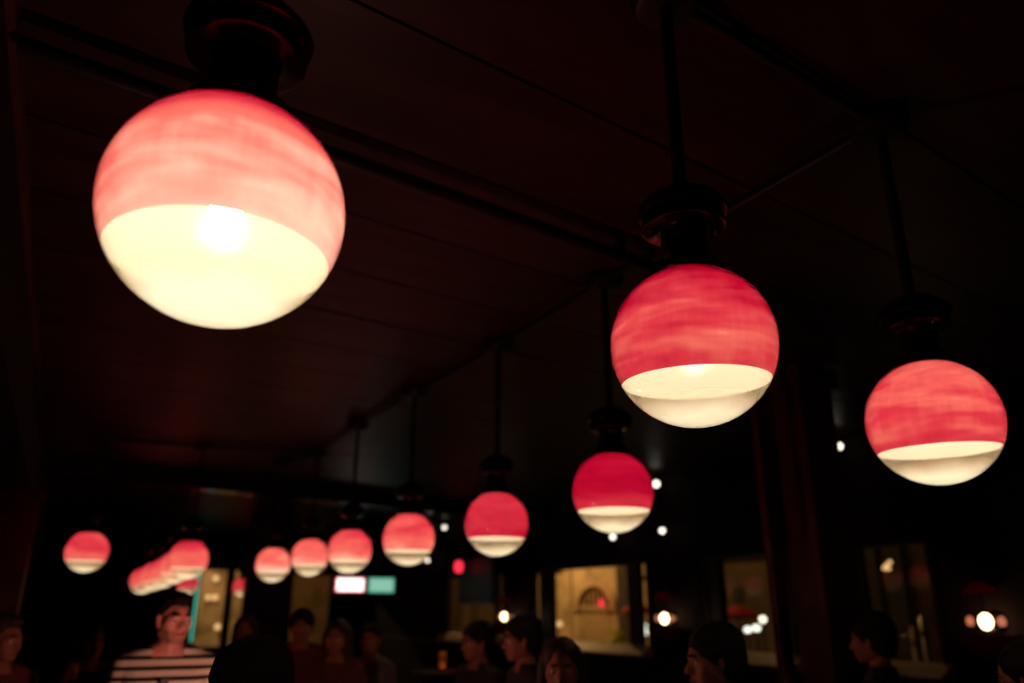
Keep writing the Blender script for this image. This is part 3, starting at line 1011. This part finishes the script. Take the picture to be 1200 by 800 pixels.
def make_base(kind):
    """Standing figure 1.75 m tall facing -Y. Returns meshes: body, shirt, trousers, shoes, hair (and eyes, lips, beard faces)."""
    fem = kind == 'woman'
    yaw = {'man': 24, 'drinker': 10, 'woman': 0, 'plain': 0}[kind]
    nod = {'man': 4, 'drinker': 0, 'woman': 8, 'plain': 6}[kind]
    HX = Matrix.Translation((0, .005, 1.493)) @ Matrix.Rotation(math.radians(yaw), 4, 'Z') @ Matrix.Rotation(math.radians(nod), 4, 'X') @ Matrix.Translation((0, -.005, -1.52))
    bm = bmesh.new()
    sw = .155 if fem else .180
    # torso
    hull(bm, [((-.085, .01, .95), .085), ((.085, .01, .95), .085), ((-.075, .005, 1.08), .080), ((.075, .005, 1.08), .080)])
    hull(bm, [((-.075, .005, 1.08), .080), ((.075, .005, 1.08), .080), ((-.095, .0, 1.28), .092), ((.095, .0, 1.28), .092)])
    hull(bm, [((-.095, .0, 1.28), .092), ((.095, .0, 1.28), .092), ((-sw + .03, .015, 1.405), .055), ((sw - .03, .015, 1.405), .055)])
    hull(bm, [((-sw + .03, .015, 1.41), .05), ((sw - .03, .015, 1.41), .05), ((0, .02, 1.47), .055)])
    if fem:
        for s in (-1, 1):
            hull(bm, [((s * .07, -.075, 1.27), .055), ((s * .06, -.03, 1.33), .05)])
    # neck
    hull(bm, [((0, .02, 1.44), .058 if not fem else .050), ((0, .008, 1.56), .052 if not fem else .045)])
    # head
    hull(bm, [((0, .014, 1.665), (.076, .094, .086))], HX)
    hull(bm, [((0, -.050, 1.672), .040), ((-.044, -.050, 1.622), .026), ((.044, -.050, 1.622), .026), ((0, -.068, 1.548), .022),
              ((-.020, -.060, 1.552), .022), ((.020, -.060, 1.552), .022), ((-.050, .0, 1.572), .020), ((.050, .0, 1.572), .020), ((0, .02, 1.66), .07)], HX)
    hull(bm, [((-.036, -.078, 1.652), .010), ((-.008, -.086, 1.654), .010)], HX)
    hull(bm, [((.036, -.078, 1.652), .010), ((.008, -.086, 1.654), .010)], HX)
    hull(bm, [((0, -.085, 1.642), .009), ((0, -.108, 1.607), .012), ((-.013, -.092, 1.602), .008), ((.013, -.092, 1.602), .008)], HX)
    hull(bm, [((-.020, -.080, 1.575), .008), ((.020, -.080, 1.575), .008), ((0, -.089, 1.578), .009)], HX)
    hull(bm, [((-.016, -.078, 1.566), .008), ((.016, -.078, 1.566), .008), ((0, -.086, 1.565), .009)], HX)
    for s in (-1, 1):
        hull(bm, [((s * .080, .004, 1.645), (.010, .018, .014)), ((s * .076, -.002, 1.605), (.008, .010, .010))], HX)
    # arms
    ends = []
    for s in (-1, 1):
        sh = ((s * sw, .015, 1.395), .056 if not fem else .047)
        if kind == 'drinker' and s == -1:
            el, wr = (s * (sw + .10), -.16, 1.17), (s * (sw + .02), -.36, 1.37)
            n_, hold = (1, 0, -.15), True
        elif kind in ('plain', 'woman'):
            el, wr = (s * (sw + .05), .01, 1.12), (s * (sw - .05), -.22, 1.06)
            n_, hold = (-s * .4, 0, -1), False
        else:
            el, wr = (s * (sw + .055), .035, 1.12), (s * (sw + .065), -.03, .87)
            n_, hold = (-s, 0, 0), False
        k = .86 if fem else 1
        chain(bm, [sh, (el, .040 * k), (tuple(Vector(el).lerp(Vector(wr), .3)), .040 * k), (wr, .026 * k)])
        dirv = Vector(wr) - Vector(el)
        if kind == 'drinker' and s == -1:
            dirv = Vector((0, -.25, 1))
        hand(bm, Vector(wr) + dirv.normalized() * .012, dirv, n_, hold)
        ends.append((Vector(wr), dirv.normalized()))
    # legs and feet
    for s in (-1, 1):
        chain(bm, [((s * .085, .01, .93), .098), ((s * .090, .0, .50), .060), ((s * .090, .02, .38), .058), ((s * .092, .02, .09), .040)])
        hull(bm, [((s * .092, .045, .035), .034), ((s * .100, -.11, .026), .026), ((s * .092, .02, .09), .040)])
        hull(bm, [((s * .100, -.11, .026), .026), ((s * .105, -.165, .020), .020), ((s * .085, -.165, .020), .020)])
    body = remesh(bm, .0068, 3, kind + '_body')
    body.materials.clear()
    body.materials.append(M['skin'])

    def region(c):
        for wr, dv in ends:
            if (c - wr).dot(dv) > -.015 and (c - wr).length < .26:
                return 'hand'
        if c.z < .09:
            return 'shoe'
        if c.z < .965 and abs(c.x) < .215 and not any((c - w_).length < .20 and abs(c.x) > .19 for w_, _ in ends):
            return 'trouser'
        if c.z > 1.478 or (c.z > 1.435 and math.hypot(c.x, c.y - .005 + (1.478 - c.z)) < .068):
            return 'head'
        return 'shirt'

    def shell(which, off, mat, name):
        b2 = bmesh.new()
        b2.from_mesh(body)
        kill = [f for f in b2.faces if region(f.calc_center_median()) not in which]
        bmesh.ops.delete(b2, geom=kill, context='FACES')
        for _ in range(2):
            bmesh.ops.smooth_vert(b2, verts=[v for v in b2.verts if v.is_boundary], factor=.5, use_axis_x=True, use_axis_y=True, use_axis_z=True)
        b2.normal_update()
        for v in b2.verts:
            nn = noise.noise(v.co * 9.0) * .004
            v.co += v.normal * (off + nn)
        me = bpy.data.meshes.new(name)
        b2.to_mesh(me)
        b2.free()
        for p_ in me.polygons:
            p_.use_smooth = True
        me.materials.append(mat)
        return me
    out = dict(body=body, shirt=shell(('shirt',), .010, M['black'], kind + '_shirt'), trousers=shell(('trouser',), .010, M['denim'], kind + '_trousers'),
               shoes=shell(('shoe',), .007, M['shoe'], kind + '_shoes'))
    # hair
    hb = bmesh.new()
    if kind == 'plain':
        hull(hb, [((0, .026, 1.682), (.105, .112, .098)), ((0, .05, 1.60), (.092, .07, .06))], HX)
    elif kind == 'woman':
        hull(hb, [((0, .026, 1.678), (.092, .102, .090))], HX)
        hull(hb, [((-.05, .045, 1.66), .055), ((.05, .045, 1.66), .055), ((-.07, .06, 1.44), .045), ((.07, .06, 1.44), .045)], HX)
        for s in (-1, 1):
            hull(hb, [((s * .070, .0, 1.68), .030), ((s * .085, -.02, 1.56), .028), ((s * .092, -.03, 1.40), .028)], HX)
    else:
        hull(hb, [((0, .024, 1.682), (.085, .100, .086)), ((0, .055, 1.60), (.066, .045, .04))], HX)
        hull(hb, [((0, -.045, 1.730), (.055, .040, .028)), ((0, .0, 1.735), (.07, .06, .034))], HX)
    hm = remesh(hb, .009, 2, kind + '_hair')
    for v in hm.vertices:
        k = noise.noise(v.co * 26) * .006 + noise.noise(v.co * 9) * .006
        v.co += v.normal * k
    hm.materials.clear()
    hm.materials.append(M['hair'])
    out['hair'] = hm
    out['eyes'] = [MB().ball(HX @ Vector((q * .031, -.0735, 1.634)), .0125, 12, 8).mesh('eye', M['eye'], True) for q in (-1, 1)]
    out['iris'] = [MB().ball(HX @ Vector((q * .031, -.0805, 1.633)), .0068, 10, 6).mesh('iris', M['iris'], True) for q in (-1, 1)]
    out['eyebrows'] = [MB().tube([HX @ Vector((q * x, y, z)) for x, y, z in ((.014, -.097, 1.659), (.030, -.093, 1.664), (.046, -.080, 1.658))], [.004, .005, .003], 6).mesh('eyebrow', M['hair'], True) for q in (-1, 1)]
    lb = MB()
    lb.tube([HX @ Vector(q) for q in ((-.022, -.0865, 1.571), (-.008, -.096, 1.574), (.008, -.096, 1.574), (.022, -.0865, 1.571))], [.003, .006, .006, .003], 8)
    out['lips'] = lb.mesh('lips', M['lip'], True)
    # stubble shell over the jaw
    b3 = bmesh.new()
    b3.from_mesh(body)
    inv = HX.inverted()

    def jaw(c):
        q = inv @ c
        return 1.525 < q.z < 1.592 and q.y < .012 and not (q.z > 1.560 and q.y < -.06 and abs(q.x) < .024) and q.z < 1.592 - max(0, (-.02 - q.y)) * .1
    bmesh.ops.delete(b3, geom=[f for f in b3.faces if not jaw(f.calc_center_median())], context='FACES')
    b3.normal_update()
    for v in b3.verts:
        v.co += v.normal * .002
    sm = bpy.data.meshes.new(kind + '_stubble')
    b3.to_mesh(sm)
    b3.free()
    for p_ in sm.polygons:
        p_.use_smooth = True
    sm.materials.append(M['stubble'])
    out['stubble'] = sm
    out['hold'] = ends[0]
    return out


BASES = {}


def person(kind, x, y, ztop, yaw, label, shirt='black', hair='hair', stubble=False, trousers='denim', bushy=1.0):
    if kind not in BASES:
        BASES[kind] = make_base(kind)
    B = BASES[kind]
    s = ztop / 1.748
    t = bpy.data.objects.new('person', B['body'])
    C.objects.link(t)
    tag(t, label, 'person')
    t.location = (x, y, 0)
    t.rotation_euler = (0, 0, math.radians(yaw))
    if not stubble:
        t.material_slots[0].link = 'OBJECT'
        t.material_slots[0].material = M['skindim']
    t.scale = (s, s, s) if s > .9 else (.95 * .5 + s * .5, .95 * .5 + s * .5, s)

    def child(nm, me, mat=None):
        o = link(nm, me, t)
        if mat:
            o.material_slots[0].link = 'OBJECT'
            o.material_slots[0].material = mat
        return o
    child('shirt', B['shirt'], M[shirt])
    child('trousers', B['trousers'], M[trousers])
    child('shoes', B['shoes'])
    h = child('hair', B['hair'], M[hair])
    if bushy != 1:
        c0 = Vector((0, .02, 1.66))
        h.scale = (bushy, bushy, bushy)
        h.location = c0 - c0 * bushy
    for em, im in zip(B['eyes'], B['iris']):
        link('iris', im, child('eye', em))
    for bm__ in B['eyebrows']:
        child('eyebrow', bm__, M[hair])
    child('lips', B['lips'])
    if stubble:
        child('stubble', B['stubble'])
    return t


man = person('man', .50, 4.17, 1.685, -6, 'man in a black and tan striped shirt with short dark hair', 'stripe', 'hair', True)
pk = MB()
pk.box((-.018, -.118, 1.20), (.018, -.104, 1.30)).box((-.018, -.118, 1.30), (.018, -.088, 1.345))
pk.build('placket', M['grey'], man)
person('plain', .46, 2.15, 1.525, 195, 'bushy dark-haired person seen from behind, large black silhouette', 'black', 'hair', bushy=1.12)
person('plain', 1.62, 6.04, 1.60, -25, 'dark-haired person with a dim red face below the olive far window', 'maroon', 'hair')
person('woman', 1.66, 5.28, 1.54, -35, 'long-haired person facing the table under the white lit sign', 'maroon', 'hairbrown')
person('man', 2.02, 5.66, 1.50, -60, 'short person in grey beside the long-haired one under the green sign', 'grey', 'hair')
person('plain', 2.23, 4.37, 1.53, -85, 'dark-haired person facing left in profile below the far television', 'black', 'hair')
person('plain', 2.11, 3.63, 1.575, -105, 'dark-haired person turned away just left of the arch window', 'black', 'hair')
person('woman', 1.79, 2.77, 1.50, -38, 'long brown-haired person facing the camera under the arch window', 'maroon', 'hairbrown')
person('plain', 2.02, 2.15, 1.555, -112, 'close dark-haired person below the window behind the posts', 'black', 'hair')
person('plain', 3.36, 2.52, 1.585, -155, 'dark silhouetted person standing before the narrow window', 'black', 'hair')
person('plain', 2.66, 1.45, 1.515, -165, 'dark person cut off by the right edge of the view', 'black', 'hair')
person('man', -.20, 4.70, 1.58, 30, 'dim person at the far left in maroon', 'maroon', 'hairbrown')
drinker = person('drinker', .22, 5.49, 1.52, 10, 'person behind the striped-shirt man raising a glass', 'black', 'hairbrown')
person('woman', 1.38, 6.85, 1.56, -20, 'far long-haired person with a lit face above the bushy black head', 'grey', 'hairbrown')

# glass in the raised hand
bpy.context.view_layer.update()
wr, dv = BASES['drinker']['hold']
g0 = drinker.matrix_world @ (wr + dv * .075 + Vector((.046, -.01, -.045)))
gt = thing('beer_glass', 'small glass raised in a hand left of the striped-shirt man', 'glass', g0)
MB().lathe([(0, 0), (.026, 0), (.034, .13), (.031, .13), (.024, .012), (0, .012)], 16).build('tumbler', M['pane'], gt, True)
MB().lathe([(0, .013), (.0235, .013), (.029, .10), (0, .10)], 16).build('drink', M['drink'], gt, True)
